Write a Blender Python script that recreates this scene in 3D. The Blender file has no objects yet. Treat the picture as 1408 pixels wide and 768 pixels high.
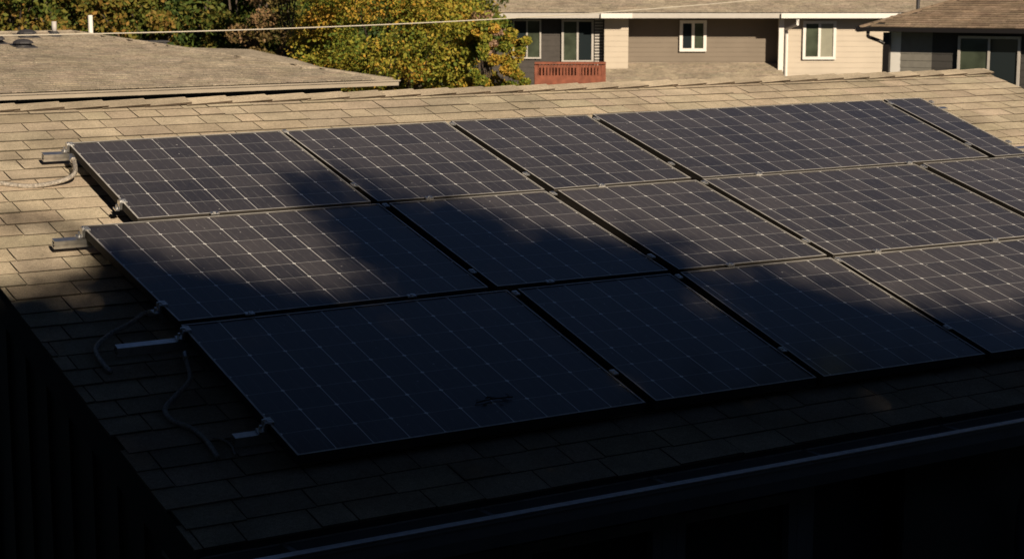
import bpy, math, random
import numpy as np
from mathutils import Vector, Matrix

C = bpy.data.collections.new("place"); bpy.context.scene.collection.children.link(C)
scene = bpy.context.scene
rad = math.radians

# ---------------------------------------------------------------- camera
CAM = np.array([-2.779316, -5.979377, 1.758901]); YAW = 0.559021; PIT = 0.165182; FPX = 2456.547; RP = 0.265104
FW = np.array([math.sin(YAW)*math.cos(PIT), math.cos(YAW)*math.cos(PIT), -math.sin(PIT)])
RT = np.array([math.cos(YAW), -math.sin(YAW), 0.0]); UP = np.cross(RT, FW)
FH = np.array([math.sin(YAW), math.cos(YAW), 0.0])
cd = bpy.data.cameras.new("camera"); cam = bpy.data.objects.new("camera", cd); C.objects.link(cam)
cam.matrix_world = Matrix(((RT[0], UP[0], -FW[0], CAM[0]), (RT[1], UP[1], -FW[1], CAM[1]), (RT[2], UP[2], -FW[2], CAM[2]), (0, 0, 0, 1)))
cd.sensor_width = 36; cd.lens = FPX*36/1408; cd.clip_start = 0.1; cd.clip_end = 2000
cd.dof.use_dof = True; cd.dof.focus_distance = 9.0; cd.dof.aperture_fstop = 8.0
scene.camera = cam

# ---------------------------------------------------------------- light
SUN_EL = rad(25.0); SUN_AZ = rad(187.0)          # azimuth clockwise from +Y
SD = np.array([math.sin(SUN_AZ)*math.cos(SUN_EL), math.cos(SUN_AZ)*math.cos(SUN_EL), math.sin(SUN_EL)])
w = bpy.data.worlds.new("World"); scene.world = w; w.use_nodes = True
nt = w.node_tree; sky = nt.nodes.new("ShaderNodeTexSky"); sky.sky_type = 'NISHITA'; sky.sun_disc = False
sky.sun_elevation = SUN_EL; sky.sun_rotation = SUN_AZ; sky.air_density = 0.34; sky.dust_density = 0.0; sky.ozone_density = 1.0; sky.altitude = 2500
bg = nt.nodes["Background"]; bg.inputs[1].default_value = 0.05; nt.links.new(sky.outputs[0], bg.inputs[0])
ld = bpy.data.lights.new("sun", 'SUN'); ld.energy = 5.0; ld.angle = rad(0.55); ld.color = (1.0, 0.855, 0.665)
sun = bpy.data.objects.new("sun", ld); C.objects.link(sun)
sun.rotation_euler = Vector((-SD[0], -SD[1], -SD[2])).to_track_quat('-Z', 'Y').to_euler()
scene.view_settings.view_transform = 'Standard'; scene.view_settings.look = 'None'
scene.view_settings.exposure = 0.55; scene.view_settings.gamma = 1.0; scene.view_settings.use_curve_mapping = False

rng = np.random.default_rng(7); random.seed(7)
SR, CR = math.sin(RP), math.cos(RP)
NRM = np.array([0, -SR, CR]); EY = np.array([0, CR, SR])
def ray(px, py): return FW + (px-704)/FPX*RT - (py-384)/FPX*UP
def onroof(px, py, h=0.0):                       # photo pixel -> point on the sloped plane h above the panel tops
    d = ray(px, py); return CAM + (h-CAM@NRM)/(d@NRM)*d
def UV(u, v, h=0.0): return np.array([u, 0, 0]) + v*EY + h*NRM
def ony(px, py, y): d = ray(px, py); return CAM + (y-CAM[1])/d[1]*d
def PD(px, py, D): d = ray(px, py); return CAM + D/(d@FH)*d       # at horizontal depth D in front of the camera
def VW(lat, dep, z): return np.array([CAM[0], CAM[1], 0]) + lat*RT + dep*FH + np.array([0, 0, z])
def lat_of(px, D): return float((PD(px, 100, D)-CAM)@RT)
def z_of(py, D): return float(PD(704, py, D)[2])
HS = -0.12                                       # shingle surface relative to panel tops
GZ = -3.2
def ground_z(x, y):
    d = max(0.0, y-10); return GZ - min(d, 60)*0.03

# ---------------------------------------------------------------- materials
def mat(name, col, rough=0.8, metal=0.0, noise=0.0, nscale=8.0, bump=0.0, bscale=60.0, spec=0.4, attr=None, coat=0.0, col2=None):
    m = bpy.data.materials.new(name); m.use_nodes = True; n = m.node_tree.nodes; l = m.node_tree.links
    b = n["Principled BSDF"]; b.inputs["Roughness"].default_value = rough; b.inputs["Metallic"].default_value = metal
    b.inputs["Specular IOR Level"].default_value = spec; b.inputs["Coat Weight"].default_value = coat
    b.inputs["Base Color"].default_value = (*col, 1)
    tc = n.new("ShaderNodeTexCoord"); src = None
    if noise:
        nz = n.new("ShaderNodeTexNoise"); nz.inputs["Scale"].default_value = nscale; nz.inputs["Detail"].default_value = 8
        l.new(tc.outputs["Object"], nz.inputs["Vector"])
        mr = n.new("ShaderNodeMapRange"); mr.inputs[1].default_value = 0.3; mr.inputs[2].default_value = 0.7
        mr.inputs[3].default_value = 0; mr.inputs[4].default_value = 1; l.new(nz.outputs["Fac"], mr.inputs[0])
        mx = n.new("ShaderNodeMix"); mx.data_type = 'RGBA'
        c2 = col2 or tuple(c*(1-noise) for c in col); c1 = tuple(min(1, c*(1+noise*0.6)) for c in col) if col2 is None else col
        mx.inputs[6].default_value = (*c1, 1); mx.inputs[7].default_value = (*c2, 1); l.new(mr.outputs[0], mx.inputs[0])
        src = mx.outputs[2]
    if attr:
        at = n.new("ShaderNodeAttribute"); at.attribute_name = attr
        mu = n.new("ShaderNodeMix"); mu.data_type = 'RGBA'; mu.blend_type = 'MULTIPLY'; mu.inputs[0].default_value = 1
        if src: l.new(src, mu.inputs[6])
        else: mu.inputs[6].default_value = (*col, 1)
        l.new(at.outputs["Color"], mu.inputs[7]); src = mu.outputs[2]
    if src: l.new(src, b.inputs["Base Color"])
    if bump:
        nb = n.new("ShaderNodeTexNoise"); nb.inputs["Scale"].default_value = bscale; nb.inputs["Detail"].default_value = 4
        l.new(tc.outputs["Object"], nb.inputs["Vector"])
        bp = n.new("ShaderNodeBump"); bp.inputs["Strength"].default_value = bump; bp.inputs["Distance"].default_value = 0.01
        l.new(nb.outputs["Fac"], bp.inputs["Height"]); l.new(bp.outputs[0], b.inputs["Normal"])
    return m

def shingle_mat(name, col, gran=350.0):
    """asphalt granules: fine speckle, slow weathering blotches and a tint for each tab"""
    m = mat(name, col, rough=0.95, spec=0.15, attr="tint", noise=0.22, nscale=1.3)
    n = m.node_tree.nodes; l = m.node_tree.links; b = n["Principled BSDF"]
    src = b.inputs["Base Color"].links[0].from_socket
    tc = n.new("ShaderNodeTexCoord")
    g = n.new("ShaderNodeTexNoise"); g.inputs["Scale"].default_value = gran; g.inputs["Detail"].default_value = 2; l.new(tc.outputs["Object"], g.inputs["Vector"])
    r = n.new("ShaderNodeMapRange"); r.inputs[1].default_value = .3; r.inputs[2].default_value = .7; r.inputs[3].default_value = .55; r.inputs[4].default_value = 1.4; l.new(g.outputs["Fac"], r.inputs[0])
    mu = n.new("ShaderNodeMix"); mu.data_type = 'RGBA'; mu.blend_type = 'MULTIPLY'; mu.inputs[0].default_value = 1; mu.clamp_result = False
    g2 = n.new("ShaderNodeTexNoise"); g2.inputs["Scale"].default_value = gran*.16; g2.inputs["Detail"].default_value = 6; g2.inputs["Roughness"].default_value = .8; l.new(tc.outputs["Object"], g2.inputs["Vector"])
    r2 = n.new("ShaderNodeMapRange"); r2.inputs[1].default_value = .35; r2.inputs[2].default_value = .65; r2.inputs[3].default_value = .80; r2.inputs[4].default_value = 1.18; l.new(g2.outputs["Fac"], r2.inputs[0])
    g3 = n.new("ShaderNodeTexNoise"); g3.inputs["Scale"].default_value = 5; g3.inputs["Detail"].default_value = 5; l.new(tc.outputs["Object"], g3.inputs["Vector"])
    r3 = n.new("ShaderNodeMapRange"); r3.inputs[1].default_value = .35; r3.inputs[2].default_value = .65; r3.inputs[3].default_value = .86; r3.inputs[4].default_value = 1.1; l.new(g3.outputs["Fac"], r3.inputs[0])
    q1 = n.new("ShaderNodeMath"); q1.operation = 'MULTIPLY'; l.new(r.outputs[0], q1.inputs[0]); l.new(r2.outputs[0], q1.inputs[1])
    q2 = n.new("ShaderNodeMath"); q2.operation = 'MULTIPLY'; l.new(q1.outputs[0], q2.inputs[0]); l.new(r3.outputs[0], q2.inputs[1])
    l.new(src, mu.inputs[6]); l.new(q2.outputs[0], mu.inputs[7]); l.new(mu.outputs[2], b.inputs["Base Color"])
    bp = n.new("ShaderNodeBump"); bp.inputs["Strength"].default_value = .6; bp.inputs["Distance"].default_value = .004
    l.new(g.outputs["Fac"], bp.inputs["Height"]); l.new(bp.outputs[0], b.inputs["Normal"])
    return m

M = {}
M['shingle'] = shingle_mat("tan_shingle", (.43, .355, .258))
M['shingle_far'] = shingle_mat("grey_tan_shingle", (.33, .275, .205), 60)
M['shingle_brown'] = shingle_mat("brown_shingle", (.24, .175, .12), 60)
M['felt'] = mat("roof_felt", (.03, .026, .022), rough=1)
M['alu'] = mat("aluminium", (.80, .79, .77), rough=.30, metal=.95, noise=.18, nscale=30)
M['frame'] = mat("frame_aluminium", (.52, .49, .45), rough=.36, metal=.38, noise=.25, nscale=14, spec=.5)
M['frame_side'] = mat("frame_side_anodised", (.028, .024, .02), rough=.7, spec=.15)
M['black'] = mat("black_backsheet", (.012, .012, .014), rough=.6)
M['braid'] = mat("braided_conduit", (.45, .40, .34), rough=.45, metal=.55, noise=.5, nscale=90, bump=.8, bscale=250)
M['gutter'] = mat("gutter_metal", (.17, .17, .165), rough=.5, metal=.1, noise=.15, nscale=6)
M['gutter_in'] = mat("gutter_debris", (.05, .035, .022), rough=1, noise=.6, nscale=40, bump=1, bscale=80)
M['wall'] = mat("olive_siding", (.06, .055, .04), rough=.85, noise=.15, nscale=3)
M['trim'] = mat("grey_trim", (.13, .13, .125), rough=.7, noise=.1)
M['glass'] = mat("window_glass", (.015, .02, .022), rough=.06, spec=.5, coat=.3)
M['glass_green'] = mat("window_glass_green", (.05, .06, .04), rough=.12, spec=.5, noise=.5, nscale=2)
M['blind'] = mat("window_blind", (.22, .21, .15), rough=.5, noise=.15, nscale=3)
M['white'] = mat("white_paint", (.62, .59, .54), rough=.6, noise=.05)
M['fascia'] = mat("grey_and_shaded_white_paint", (.38, .35, .31), rough=.6, noise=.08)  # also serves as white paint with shade put into the colour
M['cream'] = mat("cream_siding", (.43, .365, .285), rough=.75, noise=.06, nscale=1.5)
M['tan'] = mat("tan_siding", (.165, .133, .10), rough=.8, noise=.08, nscale=1.5)
M['brown'] = mat("brown_siding_with_shade", (.05, .042, .036), rough=.8, noise=.15)  # dark tone includes the shade on the far wing wall
M['darkgrey'] = mat("dark_grey_siding", (.04, .036, .032), rough=.8, noise=.1)
M['greypanel'] = mat("grey_panel", (.16, .148, .125), rough=.8, noise=.1)
M['blackmetal'] = mat("black_gutter", (.012, .010, .009), rough=.4)
M['red'] = mat("red_brick", (.19, .06, .032), rough=.85, noise=.35, nscale=6)
M['vent'] = mat("vent_plastic", (.035, .033, .034), rough=.6)
M['pipe'] = mat("pipe_grey", (.38, .35, .32), rough=.6)
M['darkclad'] = mat("shade_dark_cladding", (.022, .021, .018), rough=.85, noise=.2, nscale=4)  # near-black stands in for the deep shade on the gable
M['beige'] = mat("beige_gutter", (.27, .225, .17), rough=.6, noise=.15, nscale=2)
M['cable'] = mat("pale_cable", (.45, .40, .32), rough=.6)
M['bark'] = mat("bark", (.075, .055, .04), rough=.95, noise=.5, nscale=6, bump=.8, bscale=12)
M['lawn'] = mat("grass_ground", (.05, .06, .025), rough=1, noise=.5, nscale=.6)
def leaf_mat(name, c1, c2, c3):
    m = bpy.data.materials.new(name); m.use_nodes = True; n = m.node_tree.nodes; l = m.node_tree.links; b = n["Principled BSDF"]
    b.inputs["Roughness"].default_value = .7; b.inputs["Specular IOR Level"].default_value = .25
    at = n.new("ShaderNodeAttribute"); at.attribute_name = "leaf"
    cr = n.new("ShaderNodeValToRGB"); e = cr.color_ramp.elements
    e[0].color = (*c1, 1); e[1].color = (*c3, 1); x = e.new(.5); x.color = (*c2, 1)
    l.new(at.outputs["Fac"], cr.inputs[0]); l.new(cr.outputs[0], b.inputs["Base Color"])
    tr = n.new("ShaderNodeBsdfTranslucent"); l.new(cr.outputs[0], tr.inputs[0])
    ms = n.new("ShaderNodeMixShader"); ms.inputs[0].default_value = .04 if 'deep' in name else .25
    l.new(b.outputs[0], ms.inputs[1]); l.new(tr.outputs[0], ms.inputs[2]); l.new(ms.outputs[0], n["Material Output"].inputs[0])
    return m
M['leaf_gold'] = leaf_mat("gold_green_leaves", (.08, .125, .016), (.26, .24, .028), (.46, .245, .035))
M['leaf_dark'] = leaf_mat("dark_green_leaves", (.03, .055, .012), (.07, .10, .016), (.19, .13, .025))
M['leaf_olive'] = leaf_mat("olive_leaves", (.045, .075, .012), (.125, .13, .02), (.25, .14, .03))
M['leaf_pink'] = leaf_mat("pinkish_leaves", (.10, .10, .03), (.26, .16, .08), (.45, .30, .22))
M['leaf_rust'] = leaf_mat("rusty_leaves", (.06, .07, .02), (.15, .105, .035), (.25, .15, .075))
M['leaf_shade'] = leaf_mat("deep_green_leaves", (.03, .05, .012), (.05, .07, .015), (.07, .08, .02))

def cell_mat():
    """solar cells: white grid lines, diamonds at the cell corners, faint busbars, dust, glass coat. UV is in cell units"""
    m = bpy.data.materials.new("solar_cells"); m.use_nodes = True; n = m.node_tree.nodes; l = m.node_tree.links; b = n["Principled BSDF"]
    uv = n.new("ShaderNodeUVMap"); uv.uv_map = "cells"
    sp = n.new("ShaderNodeSeparateXYZ"); l.new(uv.outputs[0], sp.inputs[0])
    def mth(op, a, bb=None, c=None):
        q = n.new("ShaderNodeMath"); q.operation = op
        for i, vv in enumerate((a, bb, c)):
            if vv is None: continue
            if isinstance(vv, (int, float)): q.inputs[i].default_value = vv
            else: l.new(vv, q.inputs[i])
        return q.outputs[0]
    def dist(x):   # distance to nearest integer
        return mth('ABSOLUTE', mth('SUBTRACT', mth('FRACT', mth('ADD', x, .5)), .5))
    dx, dy = dist(sp.outputs[0]), dist(sp.outputs[1])
    lx = mth('MULTIPLY', mth('LESS_THAN', dx, .0108), .95)            # lines up the slope
    ly = mth('MULTIPLY', mth('LESS_THAN', dy, .010), .34)           # fainter lines across
    dm = mth('LESS_THAN', mth('ADD', dx, dy), .066)
    # busbars: three faint lines a cell, broken up by noise
    bx = mth('ABSOLUTE', mth('SUBTRACT', mth('FRACT', mth('MULTIPLY', sp.outputs[0], 3.0)), .5))
    tc = n.new("ShaderNodeTexCoord")
    nz = n.new("ShaderNodeTexNoise"); nz.inputs["Scale"].default_value = 1.7; nz.inputs["Detail"].default_value = 3; l.new(uv.outputs[0], nz.inputs["Vector"])
    nf = n.new("ShaderNodeMapRange"); nf.inputs[1].default_value = .42; nf.inputs[2].default_value = .6; nf.inputs[3].default_value = .02; nf.inputs[4].default_value = .13; l.new(nz.outputs["Fac"], nf.inputs[0])
    bb = mth('MULTIPLY', mth('LESS_THAN', bx, .022), nf.outputs[0])
    grid = mth('MAXIMUM', mth('MAXIMUM', lx, ly), mth('MAXIMUM', dm, bb))
    # streaky dust along the slope, and per-cell tone
    mp = n.new("ShaderNodeMapping"); mp.inputs["Scale"].default_value = (34, 3.5, 1); l.new(uv.outputs[0], mp.inputs[0])
    st = n.new("ShaderNodeTexNoise"); st.inputs["Scale"].default_value = 1.0; st.inputs["Detail"].default_value = 4; l.new(mp.outputs[0], st.inputs["Vector"])
    fl = n.new("ShaderNodeVectorMath"); fl.operation = 'FLOOR'; l.new(uv.outputs[0], fl.inputs[0])
    wn = n.new("ShaderNodeTexWhiteNoise"); wn.noise_dimensions = '2D'; l.new(fl.outputs[0], wn.inputs["Vector"])
    bl = n.new("ShaderNodeTexNoise"); bl.inputs["Scale"].default_value = .9; bl.inputs["Detail"].default_value = 6; l.new(tc.outputs["Object"], bl.inputs["Vector"])
    tone = mth('ADD', mth('ADD', mth('MULTIPLY', st.outputs["Fac"], .8), mth('MULTIPLY', wn.outputs["Value"], .35)), mth('MULTIPLY', bl.outputs["Fac"], .7))
    cr = n.new("ShaderNodeMapRange"); cr.inputs[1].default_value = .45; cr.inputs[2].default_value = 1.4; cr.inputs[3].default_value = 0; cr.inputs[4].default_value = 1; l.new(tone, cr.inputs[0])
    c0 = n.new("ShaderNodeMix"); c0.data_type = 'RGBA'; c0.inputs[6].default_value = (.017, .0165, .020, 1); c0.inputs[7].default_value = (.078, .069, .068, 1); l.new(cr.outputs[0], c0.inputs[0])
    sk = n.new("ShaderNodeTexNoise"); sk.inputs["Scale"].default_value = 6.5; sk.inputs["Detail"].default_value = 1; l.new(uv.outputs[0], sk.inputs["Vector"])
    grid = mth('MAXIMUM', grid, mth('MULTIPLY', mth('GREATER_THAN', sk.outputs["Fac"], .775), .38))
    mx = n.new("ShaderNodeMix"); mx.data_type = 'RGBA'; mx.inputs[7].default_value = (.84, .82, .79, 1)
    l.new(grid, mx.inputs[0]); l.new(c0.outputs[2], mx.inputs[6]); l.new(mx.outputs[2], b.inputs["Base Color"])
    l.new(mth('MULTIPLY', grid, .42), b.inputs["Metallic"])
    b.inputs["Roughness"].default_value = .42; b.inputs["Specular IOR Level"].default_value = .15
    b.inputs["Coat Weight"].default_value = .78; b.inputs["Coat Roughness"].default_value = .14; b.inputs["Coat IOR"].default_value = 1.42
    return m
M['cells'] = cell_mat()

# ---------------------------------------------------------------- mesh helpers
class MB:
    def __init__(s, edge=.22): s.edge = edge; s.v = []; s.f = []; s.m = []; s.t = []; s.mats = []
    def mi(s, m):
        if m is None: return 0
        if m not in s.mats: s.mats.append(m)
        return s.mats.index(m)
    def poly(s, pts, m=None, tint=None):
        b = len(s.v); s.v += [tuple(map(float, p)) for p in pts]; s.f.append(tuple(range(b, b+len(pts)))); s.m.append(s.mi(m)); s.t.append(tint or (1, 1, 1))
    def hexa(s, p, m=None, tint=None, top=None):          # 8 points: bottom 0-3, top 4-7
        b = len(s.v); s.v += [tuple(map(float, q)) for q in p]
        for k, f in enumerate(((3, 2, 1, 0), (4, 5, 6, 7), (0, 1, 5, 4), (1, 2, 6, 5), (2, 3, 7, 6), (3, 0, 4, 7))):
            s.f.append(tuple(b+i for i in f)); s.m.append(s.mi(top if (k == 1 and top) else m)); s.t.append((tuple(c*s.edge for c in tint) if (tint and k > 1) else (tint or (1, 1, 1))))
    def box(s, c, a, b, d, m=None, tint=None, top=None):  # corner c and three edge vectors
        c, a, b, d = map(np.asarray, (c, a, b, d))
        s.hexa([c, c+a, c+a+b, c+b, c+d, c+a+d, c+a+b+d, c+b+d], m, tint, top)
    def tube(s, pts, r, m=None, n=8, r2=None):
        pts = [np.asarray(p, float) for p in pts]; b = len(s.v); N = len(pts)
        up = np.array([0, 0, 1.0])
        for i, p in enumerate(pts):
            t = pts[min(i+1, N-1)]-pts[max(i-1, 0)]; t /= np.linalg.norm(t)+1e-9
            a = np.cross(t, up)
            if np.linalg.norm(a) < 1e-3: a = np.cross(t, np.array([1., 0, 0]))
            a /= np.linalg.norm(a); c = np.cross(a, t); rr = r if r2 is None else r+(r2-r)*i/(N-1)
            if callable(r): rr = r(i/(N-1))
            for k in range(n):
                an = 2*math.pi*k/n; s.v.append(tuple(p+rr*(math.cos(an)*a+math.sin(an)*c)))
        for i in range(N-1):
            for k in range(n):
                s.f.append((b+i*n+k, b+i*n+(k+1) % n, b+(i+1)*n+(k+1) % n, b+(i+1)*n+k)); s.m.append(s.mi(m)); s.t.append((1, 1, 1))
        for e in (0, N-1):
            s.f.append(tuple(b+e*n+k for k in (range(n) if e else reversed(range(n))))); s.m.append(s.mi(m)); s.t.append((1, 1, 1))
    def build(s, name, m=None, parent=None, loc=None, tint=False, smooth=False):
        if parent is not None: o0 = np.array(parent['_w'])
        elif loc is not None: o0 = np.asarray(loc, float)
        else: o0 = np.mean(np.array(s.v), axis=0); o0[2] = min(p[2] for p in s.v)
        me = bpy.data.meshes.new(name); V = np.array(s.v)-o0
        me.from_pydata([tuple(x) for x in V], [], s.f)
        if s.mats:
            for q in s.mats: me.materials.append(q)
            me.polygons.foreach_set("material_index", s.m)
        else: me.materials.append(m)
        if tint:
            ca = me.color_attributes.new("tint", 'FLOAT_COLOR', 'CORNER')
            arr = []
            for f, t in zip(s.f, s.t): arr += [t[0], t[1], t[2], 1.0]*len(f)
            ca.data.foreach_set("color", arr)
        if smooth: me.polygons.foreach_set("use_smooth", [True]*len(me.polygons))
        me.update()
        o = bpy.data.objects.new(name, me); C.objects.link(o)
        o['_w'] = [float(q) for q in o0]
        if parent is not None: o.parent = parent
        else: o.location = o0
        return o
def empty(name, loc):
    o = bpy.data.objects.new(name, None); C.objects.link(o); o.location = tuple(map(float, loc)); o['_w'] = [float(q) for q in loc]; o.empty_display_size = .3
    return o
def tag(o, label, cat, group=None):
    o['label'] = label; o['category'] = cat
    if group: o['group'] = group
    return o
def struct(o): o['kind'] = 'structure'; return o
def nrm(a): a = np.asarray(a, float); return a/np.linalg.norm(a)
Z = np.array([0, 0, 1.0])

# ---------------------------------------------------------------- ground
g = MB(); xs = [-400, -60, -20, 0, 20, 60, 400]; ys = [-400, -60, -15, 10, 20, 30, 40, 50, 60, 70, 150, 500]
for i in range(len(xs)-1):
    for j in range(len(ys)-1):
        g.poly([(x, y, ground_z(x, y)) for x, y in ((xs[i], ys[j]), (xs[i+1], ys[j]), (xs[i+1], ys[j+1]), (xs[i], ys[j+1]))])
struct(g.build("ground", M['lawn'], loc=(0, 0, GZ)))

# ---------------------------------------------------------------- generic builders
def shingle_slope(mb, O, A, B, ulen, vlen, expo, inside=None, tabs=(.16, .36), jit=.004, thick=.007, tone=.10, umin=0.0, tintbase=(1, 1, 1)):
    """tabs laid in courses up a slope: O lower-left corner, A unit along the eave, B unit up the slope"""
    O, A, B = map(np.asarray, (O, A, B)); N = np.cross(A, B)
    nc = int(vlen/expo)+1
    for k in range(nc):
        v0 = k*expo; v1 = min(v0+expo*1.25, vlen)
        u = umin-random.random()*tabs[1]
        ph = random.random()*6
        while u < ulen:
            wd = random.choice((tabs[0], tabs[1], tabs[1], (tabs[0]+tabs[1])/2))*random.uniform(.9, 1.1)
            a0, a1 = max(u, umin), min(u+wd-.006, ulen); u += wd
            if a1-a0 < .02: continue
            if inside and not (inside(a0, v0) and inside(a1, v0)): continue
            f0 = v0+random.uniform(-jit, jit)+.004*math.sin(a0*2.1+ph); f1 = f0+random.uniform(-jit, jit)*.5
            t = 1+random.gauss(0, tone); tt = tuple(c*t*(1+random.uniform(-.02, .02)) for c in tintbase)
            h0 = thick*random.uniform(.85, 1.5); h1 = h0*random.uniform(.9, 1.2)
            p = lambda uu, vv, hh: O+A*uu+B*vv+N*hh
            sl = .0 if inside else 0
            mb.hexa([p(a0, f0, -.002), p(a1, f1, -.002), p(a1, v1, -.004), p(a0, v1, -.004),
                     p(a0, f0, h0), p(a1, f1, h1), p(a1, v1, .0005), p(a0, v1, .0005)], None, tt)

def lap_siding(mb, p0, p1, z0, z1, out, expo=.16, m=None, th=.012):
    """lapped boards on a vertical wall from p0 to p1 (xy), out = outward unit normal"""
    p0 = np.array([p0[0], p0[1], 0.]); p1 = np.array([p1[0], p1[1], 0.]); out = np.asarray(out)
    z = z0
    while z < z1-1e-4:
        zz = min(z+expo, z1)
        a, b = p0+Z*z, p1+Z*z; c, d = p1+Z*zz, p0+Z*zz
        mb.hexa([a, b, b-out*.03, a-out*.03, d, c, c-out*.03, d-out*.03] if 0 else
                [a+out*th, b+out*th, b-out*.03, a-out*.03, d+out*.001, c+out*.001, c-out*.03, d-out*.03], m)
        z = zz

def framed_window(parent, c, A, wd, ht, out, m_frame, m_panes, fw=.06, mull=True, name="window"):
    """c = lower-left corner, A along, with frame and one pane each side of the mullion"""
    c, A, out = map(np.asarray, (c, A, out))
    f = MB(); d = .06
    f.box(c, A*fw, Z*ht, out*d); f.box(c+A*(wd-fw), A*fw, Z*ht, out*d)
    f.box(c+A*fw, A*(wd-2*fw), Z*fw, out*d); f.box(c+A*fw+Z*(ht-fw), A*(wd-2*fw), Z*fw, out*d)
    if mull: f.box(c+A*(wd/2-fw*.45)+Z*fw, A*fw*.9, Z*(ht-2*fw), out*d*.8)
    w_ = f.build(name, m_frame, parent)
    k = 2 if mull else 1; pw = (wd-2*fw)/k
    for i in range(k):
        q = MB(); q.box(c+A*(fw+i*pw+.002)+Z*(fw+.002), A*(pw-.004), Z*(ht-2*fw-.004), out*.018)
        q.build("pane", m_panes[i % len(m_panes)], w_)
    return w_

def leaf_mesh(name, P, val, size, m, parent=None, loc=None):
    """one mesh of many small leaf faces at points P"""
    n = len(P); o0 = np.array(parent['_w']) if parent is not None else np.asarray(loc)
    a = rng.normal(size=(n, 3)); a /= np.linalg.norm(a, axis=1)[:, None]
    b = rng.normal(size=(n, 3)); b -= (a*b).sum(1)[:, None]*a; b /= np.linalg.norm(b, axis=1)[:, None]
    s = size*rng.uniform(.6, 1.3, (n, 1)); Q = P-o0
    nb = np.cross(a, b)
    V = np.stack([Q-a*s*.55, Q+b*s*.30+nb*s*.08, Q+a*s*.55, Q-b*s*.30+nb*s*.08], 1).reshape(-1, 3)
    me = bpy.data.meshes.new(name); me.vertices.add(4*n); me.vertices.foreach_set("co", V.ravel())
    me.loops.add(4*n); me.loops.foreach_set("vertex_index", np.arange(4*n)); me.polygons.add(n); me.polygons.foreach_set("loop_start", np.arange(n)*4)
    me.materials.append(m)
    at = me.attributes.new("leaf", 'FLOAT', 'FACE'); at.data.foreach_set("value", np.clip(val, 0, 1).astype(np.float32))
    me.update(); me.validate()
    o = bpy.data.objects.new(name, me); C.objects.link(o); o['_w'] = [float(q) for q in o0]
    if parent is not None: o.parent = parent
    else: o.location = o0
    return o

def make_tree(name, base, rx, rz, crown_z, m, nleaf, size, label, cat="tree", group=None, clumps=60, tint=None, base_r=.16):
    base = np.asarray(base, float); t = tag(empty(name, base), label, cat, group)
    cc = base+Z*crown_z
    cl = []
    for _ in range(clumps):                       # clumps spread through an uneven crown
        d = rng.normal(size=3); d /= np.linalg.norm(d); r_ = rng.uniform(.35, 1.0)**.5
        cl.append((cc+d*np.array([rx, rx, rz])*r_*rng.uniform(.8, 1.12), rng.uniform(.14, .30)*rx, rng.uniform(0, 1)))
    P = []; Vv = []
    per = nleaf//clumps
    for c, r_, tn in cl:
        d = rng.normal(size=(per, 3)); d /= np.linalg.norm(d, axis=1)[:, None]
        q = c+d*r_*(rng.uniform(.25, 1, (per, 1))**.45)*np.array([1, 1, .75])
        P.append(q); Vv.append(np.clip(tn*.75+rng.normal(.12, .2, per), 0, 1))
    leaf_mesh("crown", np.concatenate(P), np.concatenate(Vv), size, m, t)
    tb = MB(); lean = rng.uniform(-.15, .15, 2)
    top = cc+np.array([lean[0], lean[1], 0])
    tb.tube([base-Z*.2, base+Z*crown_z*.4+np.array([*(lean*.5), 0]), top], base_r, M['bark'], 9, r2=base_r*.4)
    for c, r_, tn in cl[:14]:
        s0 = base+Z*crown_z*rng.uniform(.4, .8); tb.tube([s0, (s0+c)/2+Z*.1, c], base_r*.32, M['bark'], 5, r2=base_r*.08)
    tb.build("trunk", M['bark'], t)
    return t

# ================================================================= OUR HOUSE
U0, U1 = -.535, 8.12; V_E, V_R = -.345, 4.43
house = tag(empty("house", UV(3.5, -.3)*[1, 0, 0]+np.array([0, 1.5, GZ])), "low house with tan shingle roof carrying the solar panels, front wall in shade", "house")
RZ = UV(0, V_R, HS)
# roof deck, front and back slope
rf = MB()
e0, e1 = UV(U0+.01, V_E+.01, HS-.006), UV(U1-.01, V_E+.01, HS-.006); r0, r1 = UV(U0+.01, V_R, HS-.006), UV(U1-.01, V_R, HS-.006)
bk = np.array([0, 2*(RZ[1]-e0[1]), 0])
th = np.array([0, 0, -.10])
rf.hexa([e0+th, e1+th, r1+th, r0+th, e0, e1, r1, r0])
rf.hexa([r0+th, r1+th, e1+bk+th, e0+bk+th, r0, r1, e1+bk, e0+bk])
roof = rf.build("roof", M['felt'], house)
sh = MB()
shingle_slope(sh, UV(U0, V_E, HS), np.array([1., 0, 0]), EY, U1-U0, V_R-V_E, .1445, tabs=(.15, .31), tone=.065)
bO = UV(U1, V_E, HS)+bk; bO = np.array([U1, e0[1]+bk[1], e0[2]+.006])
shingle_slope(sh, bO, np.array([-1., 0, 0]), np.array([0, -CR, SR]), U1-U0, V_R-V_E, .1445, tabs=(.3, .36), tone=.075)
sh.build("shingles", M['shingle'], roof, tint=True)
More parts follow.
